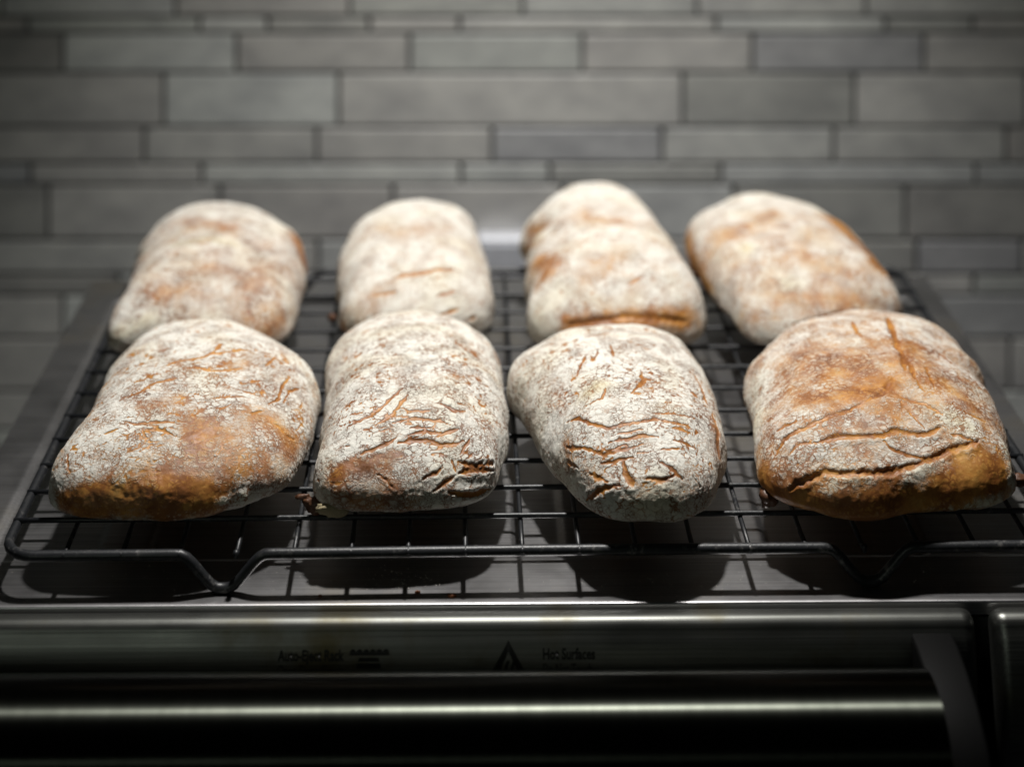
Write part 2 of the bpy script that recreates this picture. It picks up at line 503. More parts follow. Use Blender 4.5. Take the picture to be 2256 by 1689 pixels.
# printing on the door head.  The face runs from (-0.0117, DZ-0.006) to (-0.0150, DZ-0.022).
def face_y(z):
    t = (DZ - z)
    return np.interp(t, [f[0] for f in FACE], [f[1] for f in FACE])
def on_face(pts):
    return [(x, float(face_y(z)) - 0.0003, z) for (x, z) in pts]
def print_mesh(name, polys, parent):
    V, Fc = [], []
    for poly in polys:
        s = len(V); V += on_face(poly); Fc.append(tuple(range(s, s + len(poly))))
    return link(name, mesh_from(name, V, Fc), INK, parent, smooth=False)
def print_text(body, x, z, size, width, bold=0.0):
    cu = bpy.data.curves.new('printed_text', 'FONT')
    cu.body = body; cu.size = size; cu.offset = bold; cu.resolution_u = 3
    tmp = bpy.data.objects.new('printed_text_source', cu)
    COL.objects.link(tmp)
    bpy.context.view_layer.update()
    me = bpy.data.meshes.new_from_object(tmp.evaluated_get(bpy.context.evaluated_depsgraph_get()))
    bpy.data.objects.remove(tmp); bpy.data.curves.remove(cu)
    xs = [v.co.x for v in me.vertices]
    k = width / (max(xs) - min(xs)); xm = min(xs)
    for v in me.vertices:
        zz = z + v.co.y; v.co = Vector((x + (v.co.x - xm) * k, float(face_y(zz)) - 0.0003, zz))
    me.name = 'printed_text'
    o = link('printed_text', me, INK, door, smooth=False)
    o['label'] = 'black printed words ' + body
    return o
LX = lambda u: (u - 1085.0) * 0.0001950 - 0.016      # measured along the door in steps of 0.195 mm
T1, T2 = DZ - 0.0136, DZ - 0.0190
print_text('Auto-Eject Rack', LX(612), T1, 0.0058, LX(758) - LX(612), 0.00016)
print_text('Open Door Slowly', LX(612), T2, 0.0054, LX(758) - LX(612), 0.0)
print_text('Hot Surfaces', LX(1195), T1, 0.0058, LX(1310) - LX(1195), 0.00016)
print_text('Do Not Touch', LX(1195), T2, 0.0054, LX(1303) - LX(1195), 0.0)
# rack pictogram: a bar of six bumps above a stepped funnel
polys = []
bx0, bx1, bz = LX(770), LX(857), DZ - 0.0106
polys.append([(bx0, bz - 0.0011), (bx1, bz - 0.0011), (bx1, bz), (bx0, bz)])
for i in range(6):
    c = bx0 + (bx1 - bx0) * (i + 0.5) / 6; rr = (bx1 - bx0) / 12 * 0.92
    polys.append([(c + rr * math.cos(math.radians(a)), bz + 0.0001 + 0.0011 * math.sin(math.radians(a))) for a in range(0, 181, 20)])
cx = LX(812)
for w0, w1, zz, hh in ((0.0042, 0.0046, DZ - 0.0140, 0.0014), (0.0049, 0.0055, DZ - 0.0166, 0.0018), (0.0060, 0.0068, DZ - 0.0198, 0.0022)):
    polys.append([(cx - w1, zz), (cx + w1, zz), (cx + w0, zz + hh), (cx - w0, zz + hh)])
o = print_mesh('printed_symbol', polys, door); o['label'] = 'printed pictogram of a rack above a stepped stand'
# hot-surface triangle with three rising waves
tx, tz, th, tw = LX(1119), DZ - 0.0066, 0.0175, 0.0108
t = 0.0017
polys = []
for sgn in (-1, 1):
    for i in range(12):      # each arm of the triangle in short lengths, so that it follows the curved face
        a, c = i / 12, (i + 1) / 12
        o0, o1 = (tx + sgn * tw * a, tz - th * a), (tx + sgn * tw * c, tz - th * c)
        n0, n1 = (tx + sgn * (tw - 2 * t) * a, tz - 2.4 * t - (th - 2.4 * t) * a), (tx + sgn * (tw - 2 * t) * c, tz - 2.4 * t - (th - 2.4 * t) * c)
        polys.append([o0, o1, n1, n0])
polys += [[(tx - tw, tz - th - 0.0001), (tx + tw, tz - th - 0.0001), (tx + tw, tz - th - 0.0019), (tx - tw, tz - th - 0.0019)]]
for k in (-1, 0, 1):
    for i in range(8):
        s0, s1 = i / 8, (i + 1) / 8; za, zb = tz - 0.0150 + 0.0075 * s0, tz - 0.0150 + 0.0075 * s1
        xa, xb = tx + k * 0.0026 - 0.0011 * math.sin(s0 * math.pi), tx + k * 0.0026 - 0.0011 * math.sin(s1 * math.pi)
        polys.append([(xa - 0.0006, za), (xa + 0.0006, za), (xb + 0.0006, zb), (xb - 0.0006, zb)])
o = print_mesh('printed_symbol', polys, door); o['label'] = 'printed hot surface warning triangle with three waves'

# ------------------------------------------------------------------ cooling rack
rack = empty('cooling_rack', (0.0233, 0.7752, RACK_TOP), math.radians(1.1))
tag(rack, 'black wire cooling rack on the steel oven top, carrying the loaves', 'cooling rack')
RX0, RX1, RD = -0.2400, 0.2373, 0.322
ZR = -0.0028              # rail centre under the wire tops
def rounded_path():
    r = 0.014
    P = []
    def foot(xc, sgn, y):
        # rail dips into a rounded V that stands on the oven
        pts = []
        for i in range(17):
            t = i / 16; x = -0.0215 + 0.043 * t
            a = abs(x)
            d = 0.0150 * (1 - smooth01(np.array((a - 0.0015) / 0.0180)))
            pts.append((xc + sgn * x, y, ZR - float(d)))
        return pts
    xl, xr = -0.1426, 0.1450
    P += [(RX0 + r * (1 - math.sin(math.radians(a))), r * (1 - math.cos(math.radians(a))), ZR) for a in range(90, -1, -15)]
    P += [(-0.19, 0, ZR)] + foot(xl, 1, 0.0)
    P += [(x, 0.0006 * math.sin((x + 0.1) * 14), ZR) for x in np.linspace(-0.10, 0.10, 9)] + foot(xr, 1, 0.0)
    P += [(RX1 - r * (1 - math.sin(math.radians(a))), r * (1 - math.cos(math.radians(a))), ZR) for a in range(0, 91, 15)]
    P += [(RX1, y, ZR) for y in np.linspace(0.04, RD - 0.04, 8)]
    P += [(RX1 - r * (1 - math.cos(math.radians(a))), RD - r * (1 - math.sin(math.radians(a))), ZR) for a in range(0, 91, 15)]
    P += foot(xr, -1, RD) + [(x, RD, ZR) for x in np.linspace(0.10, -0.10, 9)] + foot(xl, -1, RD)
    P += [(RX0 + r * (1 - math.sin(math.radians(a))), RD - r * (1 - math.cos(math.radians(a))), ZR) for a in range(0, 91, 15)]
    P += [(RX0, y, ZR) for y in np.linspace(RD - 0.04, 0.04, 8)]
    return P
link('frame', tube_mesh('frame', rounded_path(), 0.0023, 12, closed=True), RACK, rack)
def wobble(a, b, n, amp):
    a, b = Vector(a), Vector(b)
    ph = random.uniform(0, 6)
    return [a.lerp(b, i / n) + Vector((0, 0, amp * math.sin(ph + i * 1.7))) for i in range(n + 1)]
for i in range(18):
    x = -0.2128 + 0.02535 * i
    pts = wobble((x, -0.0012, -0.0035), (x, RD + 0.0012, -0.0035), 14, 0.00012)
    link('wire', tube_mesh('wire', pts, 0.00115, 8), RACK, rack)
for i in range(12):
    y = 0.0270 + 0.0254 * i
    if y > RD - 0.008: break
    pts = wobble((RX0 - 0.0016, y, -0.00125), (RX1 + 0.0016, y, -0.00125), 18, 0.00008)
    link('cross_wire', tube_mesh('cross_wire', pts, 0.00125, 8), RACK, rack)
# little welds where the wires meet the front rail
for i in range(18):
    x = -0.2128 + 0.02535 * i
    bm = bmesh.new(); bmesh.ops.create_icosphere(bm, subdivisions=1, radius=0.0017)
    for v in bm.verts: v.co = Vector((x + v.co.x, -0.0004 + v.co.y * 1.3, -0.0022 + v.co.z * 1.0))
    me = bpy.data.meshes.new('weld'); bm.to_mesh(me); bm.free()
    link('weld', me, RACK, rack)

# ------------------------------------------------------------------ loaves
# Each loaf: plan outline (radius in mm every 10 degrees round the centre), height, and
# in loaf coordinates (mm) the splits in the crust, the bare patches and the heaps of flour.
LOAF_SHAPES = {
'F1': dict(centre=(-0.1513, 0.8597), height=0.044,
  outline=[64.2, 65.5, 68.4, 70.7, 72.8, 76.0, 80.0, 83.9, 89.5, 95.5, 95.8, 89.8, 80.2, 69.2, 60.8, 54.6, 49.6, 47.7, 46.9, 47.3, 50.3, 54.6, 65.0, 79.9, 86.5, 84.7, 82.9, 81.5, 81.6, 82.3, 81.1, 79.4, 75.9, 70.3, 67.3, 65.7],
  cracks=[
    (0.8,0.8,[(-37.3,-44.5,35.8),(-33.1,-43.9,37.7),(-29.2,-41.8,39.0)]),
    (0.8,0.8,[(-29.3,-57.5,35.2),(-22.2,-54.9,36.8),(-19.8,-54.4,37.1)]),
    (0.9,1,[(-10.7,-54.8,37.4),(-7.3,-59.5,35.8),(-5.4,-61.2,35.2)]),
    (0.9,1,[(-10.7,-54.8,37.4),(-3.8,-54.1,37.7),(1.0,-55.7,37.1),(6.1,-57.9,36.2)]),
    (0.8,0.8,[(-20.9,-49.3,38.5),(-13.8,-51.5,38.2),(-7.1,-50.2,38.8),(-3.5,-50.2,38.8),(0.9,-50.0,38.8),(6.2,-50.5,38.5)]),
    (0.6,0.7,[(-21.0,-47.1,39.0),(-15.3,-47.2,39.3)]),
    (0.9,0.8,[(-25.9,-33.1,40.7),(-20.4,-30.3,41.8),(-16.4,-27.3,42.5),(-13.0,-21.6,43.1),(-7.8,-19.2,43.4),(-2.7,-17.2,43.6),(1.6,-15.6,43.6)]),
    (0.6,0.7,[(-12.8,-35.2,41.6),(-6.4,-36.1,41.6),(-1.3,-36.1,41.6)]),
    (1.6,1.2,[(2.8,-8.1,43.9),(8.1,-7.1,43.8),(14.7,-9.5,43.4)]),
    (1.3,0.9,[(-10.1,-6.8,43.6),(-2.2,-0.5,44.0),(2.6,2.1,44.0),(8.2,6.0,43.8),(11.4,10.3,43.6),(17.1,12.0,43.1),(23.6,15.9,42.2),(29.5,19.9,40.9)]),
    (1.0,0.8,[(15.5,23.0,42.6),(11.4,10.3,43.6)]),
    (1.2,0.8,[(16.0,-7.8,43.3),(22.9,-4.0,42.6),(28.4,0.0,41.6)]),
    (0.8,0.8,[(17.4,-31.4,41.6),(23.8,-30.4,41.1),(29.3,-28.3,40.5),(35.1,-25.5,39.3)]),
    (0.7,0.8,[(15.7,-39.0,40.7),(24.1,-38.6,39.8),(28.2,-34.9,39.8)]),
    (0.7,0.8,[(25.9,-21.0,41.6),(33.2,-21.6,40.0),(40.5,-21.5,37.7)]),
    (0.7,0.8,[(30.1,-38.6,38.8),(38.8,-37.5,36.8),(43.1,-32.5,35.8)]),
    (1.0,0.9,[(44.3,-25.6,35.8),(48.5,-17.7,34.5),(48.4,-9.4,35.2),(50.5,5.3,33.8)]),
    (0.9,0.9,[(38.7,5.4,39.0),(40.9,15.7,38.2),(42.2,25.4,36.8)]),
    (0.7,0.8,[(50.7,-19.5,33.1),(52.1,-8.2,33.1),(55.8,1.9,30.0)]),
    (0.7,0.8,[(58.2,-15.6,27.9),(58.5,-8.2,27.9)]),
    (1.0,0.8,[(47.4,-37.1,33.1),(51.9,-37.7,30.0),(55.2,-38.7,26.5),(58.0,-36.2,23.3)]),
    (0.8,0.8,[(-39.4,-71.1,25.2),(-41.7,-64.2,28.7)]),
  ],
  bare=[
    (8,0.8,[(13.3,-49.7,38.5),(14.2,-57.0,36.2),(14.3,-62.0,34.2)]),
    (9,0.6,[(22.3,-52.5,36.8),(27.3,-53.6,35.5),(32.4,-53.9,34.2),(36.0,-47.7,35.2),(39.0,-40.4,36.2)]),
    (7,0.6,[(48.8,-36.7,32.3),(53.1,-38.6,28.7),(57.3,-38.6,23.8)]),
    (8,0.4,[(-2.6,-74.4,27.4),(2.6,-73.5,27.9),(7.7,-73.1,27.9),(12.8,-72.7,27.9),(18.0,-72.0,27.9),(23.0,-70.8,27.9),(18.6,-16.2,0.4),(31.9,-68.5,26.5),(35.9,-67.5,25.2),(40.6,-65.0,24.2),(44.3,-63.3,22.8)]),
    (6,0.9,[(-36.0,-77.3,17.6),(-30.0,-78.2,19.2),(-24.0,-78.5,20.8),(-18.2,-78.8,21.8),(-12.6,-79.3,21.8),(-6.9,-79.1,22.3),(-2.8,-78.9,22.3),(2.8,-78.8,21.8),(8.3,-79.0,20.8),(13.8,-78.5,20.8),(18.1,-78.5,19.8)]),
    (9,1.2,[(-31.9,-78.9,14.7),(-27.4,-79.6,15.9),(-21.6,-80.5,15.9),(-15.7,-81.0,17.1),(-10.0,-81.3,17.1),(-5.7,-81.3,17.1),(-0.0,-81.1,16.5),(4.2,-80.8,16.5),(8.4,-80.3,17.1),(12.7,-80.0,17.1),(16.9,-79.4,17.6),(22.5,-78.5,17.1),(26.6,-77.3,17.1)]),
    (8,0.5,[(3.4,-32.2,42.2),(-1.2,-34.9,41.8),(-4.6,-37.3,41.5),(-9.1,-39.3,41.1)]),
    (8,0.4,[(49.7,-59.2,21.3),(53.8,-51.9,22.8),(56.8,-42.8,23.3)]),
    (7,0.4,[(13.6,-1.9,43.6),(18.8,-1.0,43.1),(23.7,0.4,42.5),(29.3,2.0,41.5)]),
  ],
  flour=[
    (3.0,0.9,[(-16.2,-76.4,25.2),(-8.2,-78.1,23.8),(-2.7,-78.3,23.3),(4.2,-79.3,20.8)]),
    (1.8,1,[(28.1,-77.1,15.9),(32.0,-75.5,14.7)]),
    (2.2,1,[(38.2,-71.9,14.1),(40.5,-70.2,12.7)]),
  ],
),
'F2': dict(centre=(-0.041, 0.8673), height=0.044,
  outline=[48.5, 49.0, 51.1, 53.8, 59.6, 68.5, 77.5, 86.7, 94.7, 98.6, 97.2, 90.7, 81.8, 70.7, 59.0, 51.4, 46.6, 43.3, 42.7, 41.3, 42.5, 48.0, 53.1, 64.2, 80.7, 87.0, 84.4, 82.7, 81.8, 82.1, 79.2, 69.0, 59.9, 54.7, 50.8, 49.2],
  cracks=[
    (0.9,0.9,[(-26.7,-57.2,35.5),(-21.0,-54.6,37.4),(-15.8,-51.8,38.5),(-9.5,-44.7,40.2),(-5.3,-37.9,41.5),(-1.1,-31.8,42.3)]),
    (0.9,0.9,[(-13.3,-57.8,36.8),(-9.7,-55.0,37.7),(-5.4,-51.0,38.8),(-0.7,-41.2,40.9),(1.2,-35.3,41.8)]),
    (0.8,0.9,[(-2.5,-46.8,39.8),(1.7,-49.6,39.0),(7.7,-48.6,39.0),(13.6,-47.4,39.0)]),
    (1.5,1.2,[(16.2,-42.2,40.0),(23.4,-46.0,38.2),(28.6,-44.0,37.1)]),
    (1.5,1,[(24.3,-40.5,39.0),(28.1,-38.7,38.0)]),
    (0.9,1,[(-6.0,-56.8,37.1),(1.9,-54.5,37.7),(9.4,-53.3,37.7),(16.1,-52.7,37.4),(21.1,-54.9,36.2)]),
    (0.8,0.9,[(-0.0,-59.3,36.2),(6.1,-58.5,36.2),(12.2,-57.3,36.2)]),
    (0.6,0.8,[(-12.7,-59.6,36.2),(-5.1,-58.6,36.5)]),
    (1.1,1.1,[(2.2,-63.3,34.5),(10.5,-59.4,35.5),(17.3,-60.4,34.5),(22.3,-58.1,34.9),(27.0,-55.4,34.9)]),
    (1.0,1,[(-20.7,-72.2,30.0),(-12.2,-69.1,32.0),(-5.8,-66.0,33.4),(-2.2,-63.6,34.5)]),
    (1.5,1.3,[(-2.3,-66.7,33.1),(3.4,-65.5,33.4),(12.4,-63.9,33.4),(16.3,-65.3,32.3),(22.4,-65.1,31.6),(27.7,-62.1,32.0)]),
    (0.9,1,[(-30.0,-67.3,30.8),(-24.5,-67.2,32.3)]),
    (1.6,1.5,[(25.9,-71.2,26.5),(32.9,-70.5,23.8),(41.3,-61.3,20.8)]),
    (1.5,1.5,[(25.7,-74.7,22.8),(30.7,-72.3,23.3),(35.6,-69.9,21.8),(41.3,-63.7,18.2)]),
    (1.0,1,[(21.4,-69.9,28.7),(23.7,-72.9,25.6),(24.3,-74.7,23.3)]),
    (1.1,1.1,[(9.7,-78.6,22.3),(16.1,-75.9,24.2),(18.4,-73.7,26.1)]),
    (1.1,1.1,[(14.1,-80.1,17.1),(19.4,-78.0,19.8),(24.5,-75.4,22.3)]),
    (1.3,1.3,[(21.1,-78.7,16.5),(26.7,-77.5,14.7),(32.0,-75.4,13.5),(35.6,-73.1,13.5),(40.4,-67.2,12.2)]),
    (1.0,1,[(42.6,-47.3,23.8),(43.6,-53.8,18.7)]),
    (0.8,0.9,[(26.2,-68.3,28.7),(29.5,-63.2,30.8),(31.8,-57.4,32.3)]),
    (0.8,0.9,[(-11.0,-78.4,24.7),(-7.0,-80.2,22.3),(-2.9,-81.7,19.2)]),
    (0.7,0.7,[(-30.3,23.6,37.4),(-27.5,30.5,39.0)]),
  ],
  bare=[
    (4,1.0,[(-29.4,-76.7,24.7),(-24.9,-76.6,26.1),(-20.4,-76.2,27.0),(-14.6,-75.2,27.9),(-9.0,-73.5,29.1),(-1.3,-72.1,30.0)]),
    (8,0.7,[(-31.8,-78.7,20.8),(-25.1,-82.2,17.1)]),
    (6,0.5,[(-13.8,-78.5,24.7),(-9.8,-79.9,22.8),(-5.7,-81.3,20.3)]),
    (8,0.6,[(-17.7,-83.1,12.7),(-11.7,-83.1,12.7),(-7.3,-83.0,13.5),(-1.4,-82.8,13.5),(2.9,-82.4,13.5)]),
    (9,0.28,[(-4.9,-22.9,43.2),(0.8,-22.7,43.2),(6.2,-21.7,43.2),(11.3,-20.4,43.1),(16.5,-18.3,42.5),(22.1,-14.4,41.3)]),
  ],
  flour=[
    (7,0.5,[(8.5,-80.8,18.2),(15.6,-80.2,13.5)]),
    (9,0.6,[(-18.7,32.3,41.5),(-12.8,31.7,42.3),(-6.8,31.8,42.7),(0.0,33.4,42.7),(6.1,34.4,42.5),(11.5,37.8,41.6)]),
  ],
),
'F3': dict(centre=(0.0598, 0.8534), height=0.045,
  outline=[51.8, 52.3, 55.0, 59.4, 65.6, 74.3, 84.3, 92.2, 94.0, 90.8, 87.4, 83.5, 79.1, 75.9, 69.4, 58.5, 49.7, 45.0, 41.8, 40.4, 40.4, 41.2, 43.7, 48.1, 54.0, 62.3, 71.2, 76.8, 79.3, 79.8, 76.3, 69.4, 63.1, 58.1, 54.3, 52.4],
  cracks=[
    (0.9,0.9,[(-24.8,-33.0,32.7),(-19.5,-36.6,36.0),(-14.2,-43.7,37.0),(-6.9,-49.2,37.9),(0.8,-48.3,39.4),(7.4,-47.0,39.9),(16.1,-44.2,40.2),(21.2,-45.5,39.1),(26.1,-45.2,37.9),(31.3,-44.7,36.0)]),
    (0.8,0.9,[(-5.6,-53.5,36.7),(3.7,-52.4,38.2),(9.8,-50.7,38.8)]),
    (0.9,0.9,[(18.9,-49.2,38.5),(26.7,-48.2,37.0),(31.1,-47.9,35.3),(35.9,-45.9,33.1)]),
    (1.2,1.1,[(-6.9,-56.5,34.9),(2.0,-56.3,36.7),(8.6,-54.3,37.6),(16.5,-54.0,37.3)]),
    (0.7,0.8,[(13.3,-40.9,41.1),(21.4,-40.3,40.2),(25.8,-39.8,39.1),(31.1,-38.5,37.3),(35.5,-36.8,35.3)]),
    (0.8,0.9,[(-25.8,-42.9,25.7),(-18.9,-51.8,29.8),(-14.2,-56.8,31.1),(-9.6,-60.8,31.5),(-3.1,-60.0,34.2),(4.1,-59.0,35.6)]),
    (0.8,0.9,[(-9.7,-61.3,31.1),(-5.4,-61.7,32.7),(-0.0,-61.1,34.2),(4.2,-60.5,34.9),(9.3,-58.4,36.0)]),
    (0.8,0.9,[(16.5,-61.4,34.2),(22.0,-60.3,33.8),(28.2,-57.9,33.1)]),
    (0.9,1,[(22.3,-55.1,36.0),(29.2,-55.0,33.8),(35.3,-54.3,30.7)]),
    (0.9,0.9,[(5.6,-63.5,33.5),(11.1,-62.9,33.8)]),
    (1.1,1,[(-11.2,-63.4,28.5),(-4.6,-65.2,30.7),(3.4,-65.2,32.3)]),
    (1.8,1.3,[(-1.2,-65.9,31.1),(-0.0,-70.4,27.6),(2.6,-73.5,24.8),(8.0,-32.0,0.8)]),
    (1.5,1.2,[(15.6,-67.6,30.7),(21.1,-69.2,28.5),(24.7,-71.7,24.8)]),
    (1.4,1.2,[(9.0,-73.0,26.2),(15.6,-73.5,25.3),(21.7,-71.0,26.7)]),
    (1.4,1.1,[(-17.3,-64.7,13.0),(-13.4,-68.7,17.5),(-8.7,-70.8,21.8),(-2.6,-73.1,23.3)]),
    (1.0,1,[(30.3,-68.1,25.3),(33.6,-68.9,20.7)]),
    (1.7,1,[(44.7,-18.1,30.2),(45.5,-26.3,28.5),(45.8,-33.3,26.7),(45.6,-39.6,24.8),(45.8,-44.2,21.8)]),
    (1.1,0.9,[(41.1,15.8,34.2),(42.5,3.0,33.1),(43.4,-13.3,31.9)]),
    (0.9,0.8,[(-11.3,14.9,44.4),(-10.2,7.4,44.6),(-6.4,21.1,44.3)]),
    (0.9,0.8,[(-0.5,26.4,44.1),(0.2,9.5,44.9)]),
    (1.0,1,[(12.4,-5.0,44.4),(12.6,-16.7,44.1),(5.9,-27.5,43.6)]),
    (0.8,0.8,[(17.2,-13.9,43.6),(21.3,-13.9,42.8)]),
    (0.8,0.8,[(-19.1,-4.1,42.0),(-15.0,9.4,44.1),(-13.4,16.0,44.2)]),
    (0.8,0.9,[(-15.6,-32.1,39.4),(-8.1,-30.4,42.2),(-5.8,-23.3,43.6)]),
    (1.0,0.9,[(-25.2,-47.5,22.3),(-20.6,-56.6,22.8)]),
    (1.0,0.9,[(-15.7,-63.1,23.8),(-11.8,-67.2,23.8),(-7.4,-70.4,23.8)]),
  ],
  bare=[
    (5,0.7,[(-25.5,-39.2,28.9),(-24.5,-46.0,25.7),(-23.1,-51.8,22.8)]),
    (5,0.5,[(-25.8,-24.1,34.6),(-30.8,-8.8,34.2)]),
    (4,0.9,[(45.6,-25.3,28.5),(45.3,-32.9,27.6),(45.1,-39.2,25.7),(45.5,-43.9,22.8)]),
    (8,0.35,[(-2.3,-21.4,44.1),(3.2,-22.8,44.1),(8.4,-23.0,44.0),(13.8,-22.9,43.6),(20.1,-22.3,42.6),(25.6,-20.0,41.4)]),
    (6,0.5,[(-13.9,-65.5,23.3),(-9.7,-69.2,23.3),(-6.3,-72.0,22.3),(-2.6,-73.9,21.8)]),
  ],
  flour=[
    (6.5,1.6,[(-13.1,-22.6,42.0),(-10.3,-21.2,42.9)]),
    (8,0.7,[(4.1,-77.3,16.9),(9.5,-77.5,18.0),(13.6,-77.3,18.6),(20.5,-76.4,18.6)]),
    (10,0.5,[(-37.9,21.9,36.0),(-41.1,19.2,31.9),(-44.3,18.8,26.7)]),
  ],
),
'F4': dict(centre=(0.1911, 0.862), height=0.047,
  outline=[56.8, 55.5, 61.8, 69.4, 74.6, 87.2, 99.8, 102.5, 101.8, 97.8, 90.8, 87.1, 82.8, 77.0, 74.3, 71.5, 66.9, 63.3, 62.9, 65.2, 68.7, 76.7, 87.6, 92.4, 92.1, 89.3, 84.1, 80.5, 79.5, 80.9, 82.7, 77.2, 67.9, 62.8, 59.7, 58.3],
  cracks=[
    (2.6,1.5,[(16.5,53.9,42.7),(12.9,30.4,45.8),(11.8,13.1,46.5),(11.5,1.6,46.5)]),
    (2.0,1.3,[(11.5,1.6,46.5),(9.0,-12.8,46.6),(8.5,-18.1,46.4)]),
    (1.8,1.2,[(11.6,1.0,46.5),(12.3,-13.2,46.4),(11.3,-25.3,45.7)]),
    (1.6,1.2,[(1.7,-24.5,45.9),(-4.0,-32.7,45.0),(-7.4,-37.9,44.3),(-16.4,-42.8,43.4)]),
    (1.4,1.3,[(-16.4,-42.8,43.4),(-24.5,-48.1,42.0),(-30.3,-50.4,40.8),(-36.9,-52.7,39.3),(-42.0,-53.8,37.9),(-47.6,-54.8,36.1),(-56.0,-56.0,32.0),(-61.5,-59.3,26.4)]),
    (1.1,1,[(-1.9,-35.9,44.5),(2.8,-40.7,43.4),(10.9,-43.6,42.5),(15.3,-46.9,41.4),(19.2,-50.1,40.2)]),
    (1.5,1.5,[(-43.0,-63.7,34.1),(-38.2,-63.6,35.3),(-33.5,-63.0,36.5),(-28.3,-63.7,36.9),(-23.1,-63.6,37.2),(-18.2,-63.6,37.2),(-12.2,-62.9,37.2),(-6.3,-59.5,38.3),(0.0,-60.2,37.6),(6.4,-60.8,36.9),(12.5,-59.0,37.2),(16.0,-55.9,38.3)]),
    (0.9,1.1,[(16.9,-59.0,36.9),(23.1,-60.3,35.7),(28.9,-61.9,34.1)]),
    (1.0,1.1,[(-12.7,-65.3,36.1),(-9.6,-68.4,34.1),(-2.5,-70.4,32.0),(5.0,-71.0,30.7)]),
    (1.7,1.8,[(-56.8,-72.7,17.0),(-53.6,-73.8,20.5),(-48.8,-75.2,23.3),(-41.9,-75.5,26.9),(-37.6,-77.1,26.9),(-33.2,-78.2,26.9),(-28.5,-78.4,27.4),(-22.5,-78.4,27.4),(-16.5,-77.8,27.4),(-10.8,-76.9,27.4),(-5.3,-75.1,28.4),(1.3,-73.1,29.3),(9.9,-70.2,30.7),(14.4,-67.7,32.0),(20.0,-65.6,32.9),(25.9,-64.0,33.3),(31.5,-61.8,33.7)]),
    (1.0,0.9,[(-60.9,-49.4,29.8),(-54.5,-49.1,34.5),(-49.4,-49.4,36.9)]),
    (1.0,0.9,[(2.5,-48.1,41.7),(5.6,-53.3,39.9),(8.2,-58.1,37.9)]),
    (1.2,0.9,[(28.1,-46.8,40.2),(33.3,-47.6,38.6),(39.5,-47.1,35.7)]),
    (1.2,1,[(-4.1,46.7,43.7),(-5.3,27.2,45.9),(-4.2,19.9,46.5)]),
    (0.8,0.8,[(-4.3,-1.5,47.0),(1.4,-0.0,47.0),(6.7,1.1,46.9)]),
    (1.0,0.8,[(29.9,17.3,43.7),(34.9,9.3,41.1),(38.3,2.0,39.6)]),
    (0.9,0.9,[(-55.5,-63.8,28.8),(-50.2,-62.0,32.5),(-43.0,-63.7,34.1)]),
    (0.9,0.8,[(11.8,-25.2,45.7),(13.0,-32.3,44.7),(15.2,-37.6,43.7)]),
    (0.8,0.7,[(19.6,-9.1,45.5),(19.4,-20.8,45.2),(19.3,-30.9,44.5)]),
  ],
  bare=[
    (24,0.42,[(-25.7,-8.3,45.0),(-21.7,-14.1,45.8),(-17.6,-20.3,46.0),(-13.7,-24.7,45.9)]),
    (13,0.4,[(16.4,10.3,46.2),(16.5,0.3,46.0),(15.7,-9.8,46.0),(16.0,-19.1,45.8)]),
    (12,0.4,[(31.1,-33.3,41.4),(35.8,-41.2,38.6)]),
    (8,1.0,[(14.5,-74.4,25.4),(22.0,-72.0,26.9),(28.5,-70.5,27.4),(34.1,-70.0,26.4),(40.9,-68.1,24.3)]),
    (9,1.1,[(-47.4,-78.9,15.7),(-43.0,-80.9,16.4),(-39.9,-81.8,17.0),(-35.2,-83.0,17.0),(-30.4,-83.6,17.0),(-25.6,-83.7,17.0),(-20.8,-83.4,17.0),(-16.1,-82.8,17.0),(-10.1,-81.9,16.4),(-5.7,-81.2,16.4),(-0.0,-80.2,17.0),(5.6,-79.4,17.0),(11.0,-78.4,17.6),(16.5,-77.4,17.6),(20.6,-76.8,17.6),(24.7,-76.0,18.2),(30.3,-75.1,18.2),(34.5,-74.1,18.2)]),
    (7,1.2,[(-66.2,-59.6,15.7),(-64.3,-64.3,14.4),(-61.6,-68.4,13.0),(-57.0,-72.9,13.6)]),
    (6,0.6,[(-2.7,-31.3,45.2),(-7.3,-34.4,44.9),(-11.9,-34.7,44.9),(-17.7,-36.3,44.5),(-22.3,-37.2,44.1),(-27.1,-37.3,43.7),(-31.9,-38.1,43.0),(-37.1,-37.1,42.2),(-41.5,-37.4,41.1)]),
  ],
  flour=[
    (6,1.1,[(24.2,-51.8,39.3),(28.0,-55.0,37.6)]),
    (4,1.2,[(46.9,-57.9,25.4),(45.3,-64.6,22.8),(45.4,-67.3,17.6)]),
    (5,0.8,[(-39.1,-80.2,22.2),(-26.4,-37.7,1.3),(-30.9,-80.6,24.3),(-26.2,-80.5,24.9)]),
    (5,0.8,[(-2.7,-76.4,26.4),(2.6,-75.6,26.4),(7.8,-74.4,26.9),(13.0,-73.5,26.9)]),
    (8,0.6,[(-59.5,12.7,25.4),(-60.6,4.2,23.3),(-62.3,-8.8,22.8),(-63.1,-18.1,21.7)]),
    (3,1,[(15.1,-77.9,11.9),(20.6,-77.1,12.4),(26.2,-76.2,12.7),(31.9,-75.2,12.7),(37.5,-73.6,12.7)]),
  ],
),
'R1': dict(centre=(-0.1688, 1.0344), height=0.044,
  outline=[57.8, 57.8, 59.9, 62.8, 67.7, 74.1, 79.6, 86.6, 94.5, 100.1, 102.7, 98.8, 87.2, 73.4, 62.8, 55.0, 47.3, 43.6, 44.9, 43.4, 43.9, 50.3, 55.4, 66.9, 85.5, 90.3, 85.4, 85.8, 86.3, 88.4, 92.3, 86.4, 75.0, 67.2, 61.7, 58.8],
  cracks=[
    (1.5,0.8,[(-20.9,-64.4,34.9),(-16.2,-70.1,32.0)]),
